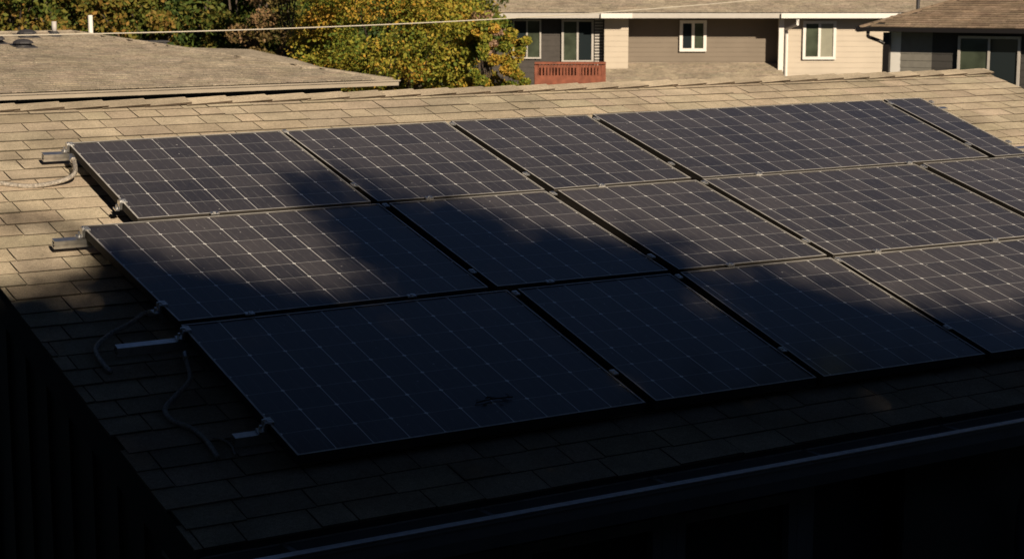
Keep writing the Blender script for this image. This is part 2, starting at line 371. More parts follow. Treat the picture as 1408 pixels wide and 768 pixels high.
# ridge caps, each lapping over the next, butt end to the right
rc = MB(); u = U0-.02; L = .262; wv = .118
BKD = np.array([0, CR, -SR])
while u < U1+.01:
    t = 1+random.gauss(0, .07); tt = (t, t, t); ue = min(u+L*1.12, U1+.03)
    def sect(uu, h):
        a = np.array([uu, RZ[1], RZ[2]+.012+h])
        return [a-EY*(wv+random.uniform(-.006, .006))+NRM*h*.4, a, a+BKD*wv, a+BKD*wv-np.array([0, 0, .006]), a-Z*.010, a-EY*wv-np.array([0, 0, .006])]
    A_, B_ = sect(u, .001), sect(ue, .011)
    b0 = len(rc.v); rc.v += [tuple(q) for q in A_+B_]
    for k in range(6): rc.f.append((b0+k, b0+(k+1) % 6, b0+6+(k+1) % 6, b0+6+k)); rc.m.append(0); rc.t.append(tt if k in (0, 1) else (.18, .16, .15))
    rc.f.append(tuple(b0+k for k in range(5, -1, -1))); rc.m.append(0); rc.t.append(tt)
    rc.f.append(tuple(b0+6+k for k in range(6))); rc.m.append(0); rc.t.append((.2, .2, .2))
    u += L*random.uniform(.97, 1.03)
rc.build("ridge_cap", M['shingle'], roof, tint=True)
# barge boards along the two gable edges
for uu in (U0+.012, U1-.036):
    b = MB(); b.box(UV(uu, V_E, HS-.01)-Z*.17, np.array([.024, 0, 0]), EY*(V_R-V_E), Z*.155)
    q = UV(uu, V_R, HS-.01); b.box(q-Z*.17, np.array([.024, 0, 0]), BKD*(V_R-V_E), Z*.155)
    b.build("barge_board", M['felt'], house)
# gutter: back edge, trough, lip
gu = MB(); gy = UV(0, V_E, HS); X1 = np.array([1., 0, 0]); Lg = U1-U0-.04
def gx(y, z): return np.array([U0+.02, gy[1]+y, gy[2]+z-.032])
prof = [(.012, .004), (.006, -.012), (-.004, -.11), (-.09, -.115), (-.118, -.06), (-.120, .002), (-.150, .004), (-.150, -.012), (-.134, -.016), (-.130, -.066), (-.100, -.128), (.0, -.124)]
for k in range(len(prof)):
    a, b = prof[k], prof[(k+1) % len(prof)]
    gu.poly([gx(*a), gx(*a)+X1*Lg, gx(*b)+X1*Lg, gx(*b)])
gut = gu.build("gutter", M['gutter'], house)
lp = MB(); lp.box(gx(-.158, .0045), X1*Lg, (0, .044, 0), Z*.005); lp.build("gutter_lip", M['alu'], gut)
de = MB(); de.box(gx(-.008, .0045), X1*Lg, (0, .014, 0), Z*.002); de.build("drip_edge", M['frame'], gut)
db = MB(); n_ = 90
for k in range(n_):
    x0, x1 = Lg*k/n_, Lg*(k+1)/n_
    db.poly([gx(-.006, -.045-.01*math.sin(k*1.7))+X1*x0, gx(-.115, -.055+.01*math.sin(k*2.3))+X1*x0, gx(-.115, -.055+.01*math.sin((k+1)*2.3))+X1*x1, gx(-.006, -.045-.01*math.sin((k+1)*1.7))+X1*x1])
db.build("leaf_litter", M['gutter_in'], gut)
for k in range(0, 11):
    s = MB(); s.box(gx(-.135, .005)+X1*(.3+k*.82), X1*.022, np.array([0, .14, 0]), Z*.003); s.build("hanger", M['gutter'], gut)
# front wall, gable walls
WY = gy[1]+.42; wz1 = e0[2]-.11+.05; WX0 = U0+.33; WX1 = U1-.33; BY = e0[1]+bk[1]-.42
so = MB(); so.box((U0+.04, gy[1]+.012, e0[2]-.135), (U1-U0-.08, 0, 0), (0, .42, 0), (0, 0, .02)); so.build("soffit", M['trim'], house)
fa = MB(); fa.box((U0+.04, gy[1]-.001, e0[2]-.145), (U1-U0-.08, 0, 0), (0, .03, 0), (0, 0, .12)); fa.build("fascia", M['trim'], house)
def wx(px, py=720): return float(ony(px, py, WY)[0])
win_spans = [(wx(560), wx(700)), (wx(712), wx(905)), (wx(925), wx(1090))]
door = (wx(1113), wx(1235)); zt = float(ony(1000, 690, WY)[2])
wl = MB(); wl.mi(M['wall'])
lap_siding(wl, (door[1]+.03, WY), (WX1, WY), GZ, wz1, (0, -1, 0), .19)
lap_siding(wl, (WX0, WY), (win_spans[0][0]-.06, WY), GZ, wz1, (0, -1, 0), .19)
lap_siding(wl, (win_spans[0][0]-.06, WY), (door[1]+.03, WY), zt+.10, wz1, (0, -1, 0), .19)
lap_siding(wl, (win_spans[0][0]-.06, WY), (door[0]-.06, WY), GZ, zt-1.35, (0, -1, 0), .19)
gz_r = lambda y: RZ[2]-.14-abs(y-RZ[1])*SR/CR
wl.box((WX0, WY+.03, GZ), (.1, 0, 0), (0, BY-WY-.03, 0), (0, 0, wz1-GZ), M['darkclad'])
wl.box((WX1-.1, WY+.03, GZ), (.1, 0, 0), (0, BY-WY-.03, 0), (0, 0, wz1-GZ))
wl.box((WX0, BY, GZ), (WX1-WX0, 0, 0), (0, .1, 0), (0, 0, wz1-GZ))
for xx in (WX0, WX1-.1):
    for y0, y1 in ((WY+.03, RZ[1]), (RZ[1], BY)):
        wl.hexa([(xx, y0, wz1), (xx+.1, y0, wz1), (xx+.1, y1, wz1), (xx, y1, wz1), (xx, y0, max(wz1+.001, gz_r(y0))), (xx+.1, y0, max(wz1+.001, gz_r(y0))), (xx+.1, y1, max(wz1+.001, gz_r(y1))), (xx, y1, max(wz1+.001, gz_r(y1)))], M['darkclad'])
wl.build("wall", M['wall'], house)
bt = MB()                                          # battens on the gable wall
for k in range(26):
    y = WY+.3+k*.32
    if y < BY: bt.box((WX0-.018, y, GZ), (.018, 0, 0), (0, .04, 0), (0, 0, max(.1, gz_r(y)-.03-GZ)))
bt.build("batten_cladding", M['darkclad'], house)
for a, b in win_spans:
    framed_window(house, (a, WY+.03, zt-1.3), X1, b-a, 1.3, (0, -1, 0), M['trim'], [M['glass']], fw=.05, mull=False)
dr = MB(); dr.box((door[0], WY+.10, GZ), (door[1]-door[0], 0, 0), (0, .04, 0), (0, 0, zt+.1-GZ)); dd = dr.build("door", M['black'], house)
hd = MB(); hd.tube([(door[0]+.1, WY+.10, GZ+1.0), (door[0]+.1, WY+.05, GZ+1.0)], .015); hd.tube([(door[0]+.1, WY+.045, GZ+1.0), (door[0]+.2, WY+.045, GZ+1.0)], .01); hd.build("handle", M['alu'], dd)
for a, b in ((wx(905), wx(925)), (wx(1090), wx(1113)), (wx(700), wx(712))):
    p = MB(); p.box((a+.002, WY-.03, GZ), (b-a-.004, 0, 0), (0, .10, 0), (0, 0, zt+.10-GZ)); p.build("post", M['trim'], house)
dp = MB(); x_ = wx(1392, 730); zz = float(ony(1392, 690, WY)[2])
dp.tube([(x_+.05, WY-.3, gy[2]-.12), (x_+.03, WY-.22, gy[2]-.30), (x_, WY-.08, zz), (x_, WY-.07, zz-.15), (x_, WY-.07, GZ+.2)], .042, None, 10)
dp.build("downspout", M['trim'], house, smooth=True)

# ================================================================= SOLAR PANELS
PX = {
 (1, 1): [(93.2, 196.4), (385, 179.4), (189.5, 300.3), (510.6, 276.9)],
 (1, 2): [(390.3, 179.9), (612, 167), (519.7, 276.4), (749.3, 260.5)],
 (1, 3): [(620, 166.2), (806.6, 158), (762.2, 259.4), (950.4, 244.4)],
 (1, 4): [(814.8, 157.1), (1211, 137.2), (966, 243.9), (1359, 215.3)],
 (1, 5): [(1215.7, 136.6), (1265, 134.4), (1368.5, 214.6), (1414, 211.3)],
 (2, 1): [(112, 310.5), (521, 279.5), (246, 441), (671.6, 394.6)],
 (2, 2): [(534.5, 278.9), (750.3, 262.5), (684, 393.4), (919, 371)],
 (2, 3): [(766.6, 261.2), (957, 247.3), (933.6, 370), (1137, 350.5)],
 (2, 4): [(966.4, 245.9), (1257.3, 225.2), (1145.9, 349.8), (1453, 320.5)],
 (2, 5): [(1268.6, 224.3), (1420, 213), (1464, 319.5), (1650, 301.5)],
 (3, 1): [(248.5, 446), (697, 398), (409, 625.4), (888, 552.8)],
 (3, 2): [(711.6, 396.6), (921, 375.5), (902, 550.6), (1123, 518.5)],
 (3, 3): [(935, 374), (1142, 353.6), (1133, 517.2), (1355, 486.2)],
 (3, 4): [(1147.8, 352.9), (1450, 324), (1363.7, 484.8), (1700, 437)],
}
LAB = {
 (1, 1): "solar panel at the left end of the ridge row, braided conduit at its corner",
 (1, 2): "second panel from the left in the ridge row, shadow on its lower left",
 (1, 3): "third solar panel from the left in the ridge row, all in sun",
 (1, 4): "very long sunlit solar panel in the row nearest the ridge, beside the narrow end strip",
 (1, 5): "narrow strip of solar panel at the right end of the ridge row",
 (2, 1): "long panel at the left end of the middle row, sun patch between shadows",
 (2, 2): "middle row solar panel second from the left, lit only in its upper right corner",
 (2, 3): "middle row solar panel third from the left, shadow blob at its lower left",
 (2, 4): "long fully sunlit solar panel in the middle row, fourth from the left",
 (2, 5): "sunlit solar panel cut by the right picture edge at the end of the middle row",
 (3, 1): "large shaded solar panel at the left end of the row nearest the gutter",
 (3, 2): "shaded gutter row panel, second from the left, small sun streak at its right edge",
 (3, 3): "gutter row solar panel third from the left, crossed by a diagonal shadow edge",
 (3, 4): "gutter row solar panel at the right picture edge, sunlit above and shaded below",
}
def clamp(parent, p, along, across, end=False):
    """ribbed clamp block with bolt; along = unit vector along the frame, across = toward the gap"""
    mb = MB(); a = nrm(along); c = nrm(across)
    mb.box(p-a*.022-c*.012-NRM*.001, a*.044, c*.026, NRM*.007)
    for k in (-1, 0, 1): mb.box(p+a*(k*.015-.004)-c*.011+NRM*.006, a*.008, c*.024, NRM*.003)
    if end:
        mb.box(p-a*.020+c*.014-NRM*.034, a*.040, c*.012, NRM*.038); mb.box(p-a*.020+c*.026-NRM*.040, a*.040, c*.022, NRM*.008)
        mb.tube([p+c*.036-NRM*.040, p+c*.036-NRM*.012], .007, None, 6); mb.tube([p+c*.020+NRM*.002, p+c*.020+NRM*.014], .008, None, 6)
    else: mb.tube([p+NRM*.004, p+NRM*.013], .007, None, 6)
    return mb.build("clamp", M['alu'], parent)
RAILV = {1: (3.44, 2.60), 2: (2.29, 1.40), 3: (1.13, .27)}
PAN = {}
for key, px in PX.items():
    tl, tr, bl, br = [onroof(*p) for p in px]
    ctr = (tl+tr+bl+br)/4
    t = tag(empty("solar_panel", bl+NRM*HS), LAB[key], "solar panel", "solar panels on the roof"); PAN[key] = (t, tl, tr, bl, br)
    fw_ = .0095; T = .040
    # laminate
    wid = (np.linalg.norm(tr-tl)+np.linalg.norm(br-bl))/2; nc = wid/.1605; fr = nc-math.floor(nc)
    start = 0.0
    if .25 < fr < .75: start = 1-fr; nce = math.floor(nc)+1
    else: nce = round(nc)
    me = bpy.data.meshes.new("cell_laminate"); o0 = np.array(t['_w'])
    cx_ = lambda a, b: a+nrm(b-a)*fw_
    q = [bl, br, tr, tl]; qi = [bl*(1-.01)+tr*.01]*4
    def inset(p, a, b): return p+nrm(a-p)*fw_+nrm(b-p)*fw_
    qi = [inset(bl, br, tl), inset(br, bl, tr), inset(tr, tl, br), inset(tl, tr, bl)]
    G = 4; V = []; F = []; UVs = []
    vv = [p-NRM*.003-o0 for p in qi]
    grid = []
    for j in range(G+1):
        for i in range(G+1):
            a = i/G; b = j/G; grid.append((vv[0]*(1-a)+vv[1]*a)*(1-b)+(vv[3]*(1-a)+vv[2]*a)*b); UVs.append((start+(nce-start)*a, 7*b))
    for j in range(G):
        for i in range(G): k = j*(G+1)+i; F.append((k, k+1, k+G+2, k+G+1))
    nb = len(grid); grid += [p-NRM*.005 for p in vv]; F.append((nb+3, nb+2, nb+1, nb)); UVs += [(.5, .5)]*4
    me.from_pydata([tuple(p) for p in grid], [], F); ul = me.uv_layers.new(name="cells")
    off = rng.integers(0, 40)
    for lp in me.loops: ul.data[lp.index].uv = (UVs[lp.vertex_index][0]+float(off), UVs[lp.vertex_index][1]+float(off))
    me.materials.append(M['cells']); me.materials.append(M['black']); me.polygons[len(F)-1].material_index = 1
    o = bpy.data.objects.new("cell_laminate", me); C.objects.link(o); o.parent = t
    # frame of four mitred bars
    fb = MB()
    for k in range(4):
        a, b = q[k], q[(k+1) % 4]; ai, bi = qi[k], qi[(k+1) % 4]
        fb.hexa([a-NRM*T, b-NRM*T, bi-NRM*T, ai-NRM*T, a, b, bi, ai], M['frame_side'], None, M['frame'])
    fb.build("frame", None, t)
    # clamps
    row = key[0]
    for rv in RAILV[row]:
        vtop = float(tl@EY); vbot = float(bl@EY); s = (rv-vbot)/(vtop-vbot)
        pl = bl+(tl-bl)*s; pr = br+(tr-br)*s
        if key[1] == 1: clamp(t, pl+np.array([.008, 0, 0]), tl-bl, (-1, 0, 0), True)
        clamp(t, pr+np.array([.016, 0, 0])+NRM*.001, tr-br, (1, 0, 0))
    for a in ((.30,) if wid < 1.3 else (.2, .72)):
        if row < 3 and wid > .6: clamp(t, bl+(br-bl)*(a+.05*math.sin(key[1]*3))-EY*.012+NRM*.001, br-bl, -EY)
    bx = MB(); c0 = ctr-NRM*.02; bx.box(c0+EY*.3-NRM*.03, (.11, 0, 0), EY*.09, NRM*.022); bx.build("junction_box", M['black'], t)
for (u, v) in ((1.0, 1),):
    pass
# rails
ri = 0
RL = {(1, 0): (.118, 6.75, "short sunlit aluminium rail end at the upper left corner of the ridge row"), (1, 1): (.30, 6.75, "aluminium rail under the lower edge of the ridge row of panels"),
      (2, 0): (-.195, 7.3, "aluminium rail end sticking out left of the middle row in half shade"), (2, 1): (.0, 7.3, "aluminium rail under the lower edge of the middle row of panels"),
      (3, 0): (-.30, 7.3, "longest protruding aluminium rail end, left of the gutter row beside a conduit"), (3, 1): (-.135, 7.3, "lowest aluminium rail end, left of the gutter row bottom corner")}
for (row, k), (ua, ub, lb) in RL.items():
    v = RAILV[row][k]; t = tag(empty("mounting_rail", UV(ua, v, HS)), lb, "rail", "rails carrying the solar panels")
    mb = MB(); D_ = UV(ub, v)-UV(ua, v)
    for (dv, h, hh, ww) in ((-.019, -.082, .005, .040), (-.019, -.077, .028, .005), (.016, -.077, .028, .005), (-.019, -.049, .006, .040), (-.019, -.066, .004, .040)):
        mb.box(UV(ua, v+dv, h), D_, EY*ww, NRM*hh)
    mb.build("rail", M['alu'], t)
    for uu in np.arange(ua+.55, ub, 1.2):
        f = MB(); f.box(UV(uu, v-.030, HS+.009), (.045, 0, 0), EY*.075, NRM*.008); f.box(UV(uu, v-.030, HS+.009), (.045, 0, 0), EY*.008, NRM*.045)
        f.tube([UV(uu+.022, v+.03, HS+.015), UV(uu+.022, v+.03, HS+.026)], .007, None, 6); f.build("foot", M['alu'], t)
# conduits lying on the roof
def smooth_path(P, n=10):
    P = [np.asarray(p, float) for p in P]; P = [2*P[0]-P[1]]+P+[2*P[-1]-P[-2]]; out = []
    for i in range(1, len(P)-2):
        for s in np.linspace(0, 1, n, endpoint=False):
            a, b, c, d = P[i-1:i+3]; out.append(.5*((2*b)+(c-a)*s+(2*a-5*b+4*c-d)*s*s+(3*b-a-3*c+d)*s**3))
    out.append(P[-2]); return out
def conduit(pts, r, label):
    P = smooth_path([onroof(x, y, h) for x, y, h in pts])
    t = tag(empty("conduit", P[-1]), label, "conduit", "flexible conduits beside the panels")
    mb = MB(); mb.tube(P, lambda s: r*(1+.05*math.sin(s*len(P)*2.4)), None, 10); mb.build("hose", M['braid'], t, smooth=True)
    for e, d in ((-1, -2),) if len(pts) > 5 and pts[-1][2] > HS+.01+.02 else ():
        f = MB(); a = P[e]; dd = nrm(P[d]-P[e]); f.tube([a-dd*.004, a+dd*.028], r*1.35, None, 8); f.tube([a+dd*.028, a+dd*.04], r*1.55, None, 6); f.build("fitting", M['alu'], t)
conduit([(-60, 247, HS+.016), (-30, 250, HS+.016), (0, 252, HS+.016), (40, 256, HS+.018), (80, 250, HS+.03), (101, 240, -.06), (103, 226, -.045), (98, 215, -.03)], .0125, "pale braided conduit curving off the left picture edge in full sun")
conduit([(152, 511, HS+.02), (140, 497, HS+.018), (132, 478, HS+.018), (150, 460, HS+.02), (178, 445, HS+.03), (198, 431, -.06), (216, 429, -.04)], .0105, "short conduit looping left of the middle row's bottom corner with a bare end")
conduit([(300, 629, HS+.016), (284, 606, HS+.016), (264, 589, HS+.016), (237, 578, HS+.016), (227, 562, HS+.018), (243, 542, HS+.022), (261, 522, HS+.035), (258, 500, -.075), (255, 486, -.06)], .0105, "dark conduit snaking down the shaded shingles from the long rail end")
conduit([(324, 625, HS+.012), (318, 612, HS+.010), (306, 604, HS+.010), (292, 602, HS+.010)], .005, "thin loose wire on the shingles beside the lowest rail end")
# fallen twig and leaves on the near panel
tw = MB(); a = onroof(655, 553, .004); b = onroof(705, 545, .006)
tw.tube([a, (a+b)/2+EY*.01, b], .003, None, 5)
for _ in range(9):
    p = a+(b-a)*random.random()+EY*random.uniform(-.02, .02)+NRM*.003; r_ = random.uniform(.012, .022); an = random.random()*6
    d1 = np.array([math.cos(an), 0, 0])+EY*math.sin(an); d2 = np.array([-math.sin(an), 0, 0])+EY*math.cos(an)
    tw.poly([p-d1*r_, p+d2*r_*.4+NRM*.004, p+d1*r_, p-d2*r_*.4])
tag(tw.build("twig", M['gutter_in']), "brown dead twig with leaves lying on the shaded panel nearest the camera", "twig")

# ================================================================= LEFT HIP ROOFED HOUSE
D0, D1 = 25.5, 29.0
hl = tag(empty("house", VW(-3, 28, ground_z(0, 25))), "neighbouring house with a low grey tan hip roof on the left, beyond the ridge", "house")
c0 = PD(-160, 134, 24.6); c1 = PD(538, 108.5, 29.2); ap = PD(97, 43, 31.5)
zc = (c0[2]+c1[2])/2; c0[2] = zc+.02; c1[2] = zc
c0 = c0+(c0-c1)*.6
A_ = nrm((c1-c0)*[1, 1, 0]); B_ = np.array([-A_[1], A_[0], 0]) if np.array([-A_[1], A_[0], 0])@FH > 0 else np.array([A_[1], -A_[0], 0])
dep = float((ap-c0)@B_); sl = (ap[2]-zc)/dep; SB = nrm(B_+Z*sl)
lA = float((ap-c0)@A_); LA = float((c1-c0)@A_)
slen = dep/math.sqrt(1/(1+sl*sl))
rr = MB()
apl = ap-A_*7
b1 = c1+B_*2*dep; b0 = c0+B_*2*dep
O3 = np.array([c0[0], c0[1], zc])
for pts in ([O3, c1, ap, apl], [c1, b1, ap], [b1, b0, apl, ap], [b0, O3, apl]): rr.poly([p-Z*.03 for p in pts])
rr.poly([O3-Z*.04, b0-Z*.04, b1-Z*.04, c1-Z*.04])
rl = rr.build("roof", M['felt'], hl)
s2 = MB(.7)
fr_in = lambda u, v: u < LA-(LA-lA)*v/slen
shingle_slope(s2, O3, A_, SB, LA, slen, .15, inside=fr_in, tabs=(.2, .4), tone=.07, thick=.010)
rb = nrm(B_); E2 = nrm(-A_*(LA-lA)+Z*(ap[2]-zc)); 
# right hip face
sl2 = math.sqrt((LA-lA)**2+(ap[2]-zc)**2)
shingle_slope(s2, c1, B_, E2, 2*dep, sl2, .15, inside=lambda u, v: dep*v/sl2 < u < 2*dep-dep*v/sl2, tabs=(.2, .4), tone=.07, thick=.010)
s2.build("shingles", M['shingle_far'], rl, tint=True)
hc = MB(.9)
k = 0
for (p, q_) in ((c1, ap), (ap, apl)):
    n_ = int(np.linalg.norm(q_-p)/.3)
    for i in range(n_):
        a = p+(q_-p)*i/n_; b = p+(q_-p)*(i+1.15)/n_; sdir = nrm(np.cross(q_-p, Z)); t_ = 1+random.gauss(0, .06)
        hc.hexa([a-sdir*.15-Z*.04, b-sdir*.15-Z*.04, b+sdir*.15-Z*.04, a+sdir*.15-Z*.04, a-sdir*.05+Z*.02, b-sdir*.05+Z*.015, b+sdir*.05+Z*.015, a+sdir*.05+Z*.02], None, (t_, t_, t_))
hc.build("hip_cap", M['shingle_far'], rl, tint=True)
gg = MB(); gg.box(O3-B_*.10-Z*.10, A_*(LA+.08), B_*.10, Z*.085); gg.box(O3-B_*.125-Z*.033, A_*(LA+.10), B_*.03, Z*.022)
gg.build("gutter", M['beige'], hl)
wl = MB(); W0 = O3+B_*.6+A_*.5; wl.box([W0[0], W0[1], GZ-1], A_*(LA-1.1), B_*(2*dep-1.2), Z*(zc-.06-GZ+1)); wl.build("wall", M['brown'], hl)
def roofpoint(px, py):                             # pixel on that roof's front plane
    n_ = np.cross(A_, SB); d = ray(px, py); return CAM+((O3-CAM)@n_)/(d@n_)*d
# second lower wing behind
wg = MB(); w0 = PD(215, 64, 33.2); w1 = PD(345, 68, 33.8); w2 = PD(400, 80, 33.4); w3 = PD(440, 92, 33.0)
for pts in ([w0, w1, PD(300, 92, 31.6), PD(215, 90, 31.4)], [w1, w2, PD(400, 100, 31.8), PD(300, 92, 31.6)], [w2, w3, PD(460, 104, 31.9), PD(400, 100, 31.8)]):
    wg.poly(pts, None, (.95, .95, .95)); wg.poly([p+B_*2.5-Z*.6 if i < 2 else p for i, p in enumerate(pts)][::-1], None, (.9, .9, .9))
wg.build("rear_roof", M['shingle_far'], hl, tint=True)
# vents and pipes on that roof
def dome(mb, p, rx, ry, h, n=14, m=4, dx=A_, dy=B_):
    rings = []
    for j in range(m+1):
        a = j/m*math.pi/2; rings.append([p+dx*rx*math.cos(a)*math.cos(2*math.pi*i/n)+dy*ry*math.cos(a)*math.sin(2*math.pi*i/n)+Z*h*math.sin(a) for i in range(n)])
    for j in range(m):
        for i in range(n): mb.poly([rings[j][i], rings[j][(i+1) % n], rings[j+1][(i+1) % n], rings[j+1][i]])
def roof_vent(px, py, rx, lb):
    p = roofpoint(px, py); t = tag(empty("roof_vent", p), lb, "roof vent", "dark vents on the hip roof")
    a = MB(); a.box(p-A_*rx*1.1-SB*.2-Z*.02, A_*rx*2.2, SB*.42, Z*.035); a.build("flashing", M['vent'], t)
    b = MB(); b.tube([p, p+Z*.06], rx*.8, None, 14); dome(b, p+Z*.05, rx, .2, .075); b.build("hood", M['vent'], t, smooth=False)
roof_vent(32, 64, .165, "dark hooded roof vent, lower of the pair at the left of the hip roof")
roof_vent(37, 50.5, .16, "dark hooded roof vent, upper of the pair near the hip roof's peak")
roof_vent(-4, 59, .12, "dark roof vent half cut off by the left picture edge")
p = roofpoint(75, 49.5); t = tag(empty("vent_pipe", p), "short grey vent pipe on a dark base near the hip roof's peak", "pipe")
a = MB(); a.tube([p-Z*.02, p+Z*.08], .14, None, 14, r2=.05); a.build("flashing", M['vent'], t)
a = MB(); a.tube([p+Z*.05, p+Z*.245], .042, None, 10); a.build("stack", M['pipe'], t, smooth=True)
p = PD(125, 47, 32.0)
a = MB(); a.tube([p-Z*.5, p+Z*.0], .05, None, 10); a.tube([p, p+Z*.33], .042, None, 10); tag(a.build("vent_pipe", M['white']), "white upright pipe standing behind the hip roof's ridge", "pipe")
p = PD(217, 62, 33.0); a = MB(); a.box(p-A_*.18-Z*.05, A_*.36, B_*.3, Z*.10); a.box(p-A_*.22+Z*.05-B_*.03, A_*.44, B_*.36, Z*.025); tag(a.build("roof_vent", M['vent']), "flat low dark vent on the rear slope of the hip roofed house", "roof vent")
# overhead cable
a = PD(-60, 50, 20); b = PD(1130, -9, 33); mid = []
for i in range(41):
    s = i/40; mid.append(a*(1-s)+b*s-Z*.14*4*s*(1-s))
cb = MB(); cb.tube(mid, .008, None, 6); tag(cb.build("overhead_cable", M['cable']), "thin pale overhead cable crossing in front of the autumn tree", "cable")

# ================================================================= TWO STOREY HOUSE
DH = 58.0; pxm = DH/FPX
hb = tag(empty("house", VW(lat_of(950, DH), DH+3, ground_z(0, 50))), "two storey house with tan and cream walls and white fascia behind the roof ridge", "house")
OUT = -FH
def L_(px, py, D): p = PD(px, py, D); return p
def rect_wall(name, m, x0, x1, y_top, D, expo=.17, bottom=None, deep=.0):
    a, b = L_(x0, 50, D), L_(x1, 50, D); zt_ = z_of(y_top, D); zb = bottom if bottom is not None else ground_z(0, 55)
    mb = MB(); lap_siding(mb, a, b, zb, zt_, OUT, expo); return mb.build(name, m, hb)
EV = 22.5
rect_wall("wall", M['brown'], 640, 831, EV, 58.0)  # shade under the eave put into the wall colour
rect_wall("wall", M['cream'], 831, 864, EV, 57.6)
rect_wall("wall", M['tan'], 858, 1076, EV-1, 58.2, .15)
rect_wall("wall", M['cream'], 1072, 1330, EV, 57.6)
sw = MB()
for x, s_ in ((864, 1), (1072, -1)):
    sw = MB(); a = L_(x, 50, 57.63); a[2] = ground_z(0, 55); sw.box(a, RT*(-.05)*s_, FH*.7, Z*(z_of(EV, 58)-a[2])); sw.build("return_wall", M['tan'], hb)
ct = MB(); a = L_(1071, 50, 57.5); a[2] = ground_z(0, 55); ct.box(a, RT*.16, FH*.12, Z*(z_of(EV, 57.5)-a[2]-.01)); ct.build("corner_trim", M['white'], hb)
zE = z_of(18, 56.7)
ro = MB(); la, lb_ = lat_of(640, 57.1), lat_of(1345, 57.1)
P_ = lambda lat, dep, z: VW(lat, dep, z)
rs = .36
ro.hexa([P_(la, 57.1, zE-.05), P_(lb_, 57.1, zE-.05), P_(lb_, 66, zE-.05+9.2*rs), P_(la, 66, zE-.05+9.2*rs), P_(la, 57.1, zE), P_(lb_, 57.1, zE), P_(lb_, 66, zE+9.2*rs), P_(la, 66, zE+9.2*rs)])
ro.hexa([P_(la, 66, zE-.05+9.2*rs), P_(lb_, 66, zE-.05+9.2*rs), P_(lb_, 75, zE-.05), P_(la, 75, zE-.05), P_(la, 66, zE+9.2*rs), P_(lb_, 66, zE+9.2*rs), P_(lb_, 75, zE), P_(la, 75, zE)])
rob = ro.build("roof", M['felt'], hb)
sh = MB(.7); SBr = nrm(FH+Z*rs)
shingle_slope(sh, P_(la, 57.1, zE+.012), RT, SBr, lb_-la, 9.2*math.sqrt(1+rs*rs), .15, tabs=(.3, .5), tone=.07, thick=.012)
sh.build("shingles", M['shingle_far'], rob, tint=True)
so = MB(); so.box(P_(la, 57.2, zE-.17), RT*(lb_-la), FH*3.2, Z*.02); so.build("soffit", M['fascia'], hb)
for x0, x1, m_, d_ in ((640, 825, 'fascia', 0), (825, 868, 'white', .1), (868, 1071, 'fascia', 0), (1071, 1345, 'white', .1)):  # grey runs carry the shade on the fascia in their colour
    f = MB(); l0, l1 = lat_of(x0, 57.1), lat_of(x1, 57.1); f.box(P_(l0+.002, 56.98-d_, zE-.17), RT*(l1-l0-.004), FH*(.11+d_), Z*.155); f.build("fascia", M[m_], hb)
def hwin(x0, x1, y0, y1, D, panes, fr='white', fw=.09, m=None):
    a = L_(x0, y1, D); b = L_(x1, y1, D); framed_window(hb, a, RT, float((b-a)@RT), z_of(y0, D)-z_of(y1, D), OUT, M[fr], panes, fw=fw)
hwin(705, 744, 27, 81, 57.96, [M['glass'], M['glass_green']], 'fascia', fw=.05)  # grey frames here and below: shade put into the paint colour
hwin(772, 816, 27, 86, 57.96, [M['glass_green'], M['glass']], 'fascia', fw=.07)
hwin(934, 971, 28, 71, 58.16, [M['glass'], M['glass_green']], fw=.10)
hwin(1103, 1148.5, 29, 82, 57.56, [M['glass_green'], M['blind']], fw=.09)
lv = MB(); a = L_(817.5, 90, 57.95); 
for k in range(16): lv.box(a+Z*(k*.095), RT*.26, -FH*.04, Z*.055)
lv.build("louvre", M['fascia'], hb)
ds = MB(); a = L_(1097, 27, 56.9); b = L_(1082, 40, 57.45); c = b.copy(); c[2] = ground_z(0, 55); ds.tube([a, a-Z*.15, b, b-Z*.15, c], .05, None, 8); ds.build("downspout", M['white'], hb)
# lean-to roof in front of the recessed wall
lt = MB(); z1 = z_of(87, 58.1); z2 = z1-.95
pp = [P_(lat_of(828, 55.0), 55.0, z2), P_(lat_of(1092, 55.0), 55.0, z2), P_(lat_of(1071, 58.18)-.05, 58.18, z1), P_(lat_of(864, 58.18), 58.18, z1)]
lt.hexa([p-Z*.1 for p in pp]+pp); lt_ = lt.build("porch_roof", M['felt'], hb)
lq = MB(.7); Bd = nrm(FH+Z*.95/3.18)
shingle_slope(lq, pp[0]+Z*.006, RT, Bd, float((pp[1]-pp[0])@RT), 3.3, .15, tabs=(.3, .5), tone=.06, thick=.010)
lq.build("shingles", M['shingle_far'], lt_, tint=True)
# antenna pipe
# red brick balustrade
DB = 50.0
rbw = tag(empty("brick_balustrade", PD(783, 120, DB)), "low red brick balustrade wall with open slots in front of the dark windows", "wall")
a = PD(735, 109, DB); Wb = lat_of(833, DB)-lat_of(735, DB); zb0 = z_of(125, DB); zt0 = z_of(85.5, DB); zs0 = z_of(104, DB)
base = PD(735, 125, DB)
b = MB(); b.box(base, RT*Wb, FH*.22, Z*(zs0-zb0)); b.build("plinth", M['red'], rbw)
b = MB(); b.box(base+Z*(zt0-zb0-.06)-FH*.02, RT*Wb, FH*.26, Z*.06); b.build("coping", M['red'], rbw)
for k in range(22):
    x = k*(Wb-.12)/21; ww = .12 if k in (0, 13, 21) else .052+.01*math.sin(k*5)
    b = MB(); b.box(base+RT*x+Z*(zs0-zb0)+FH*.03, RT*ww, FH*.15, Z*(zt0-zs0-.06)); b.build("baluster", M['red'], rbw)
bk_ = MB(); bk_.box(base+FH*.6, RT*Wb, FH*.1, Z*(zt0-zb0-.12)); bk_.build("inner_wall", M['red'], rbw)

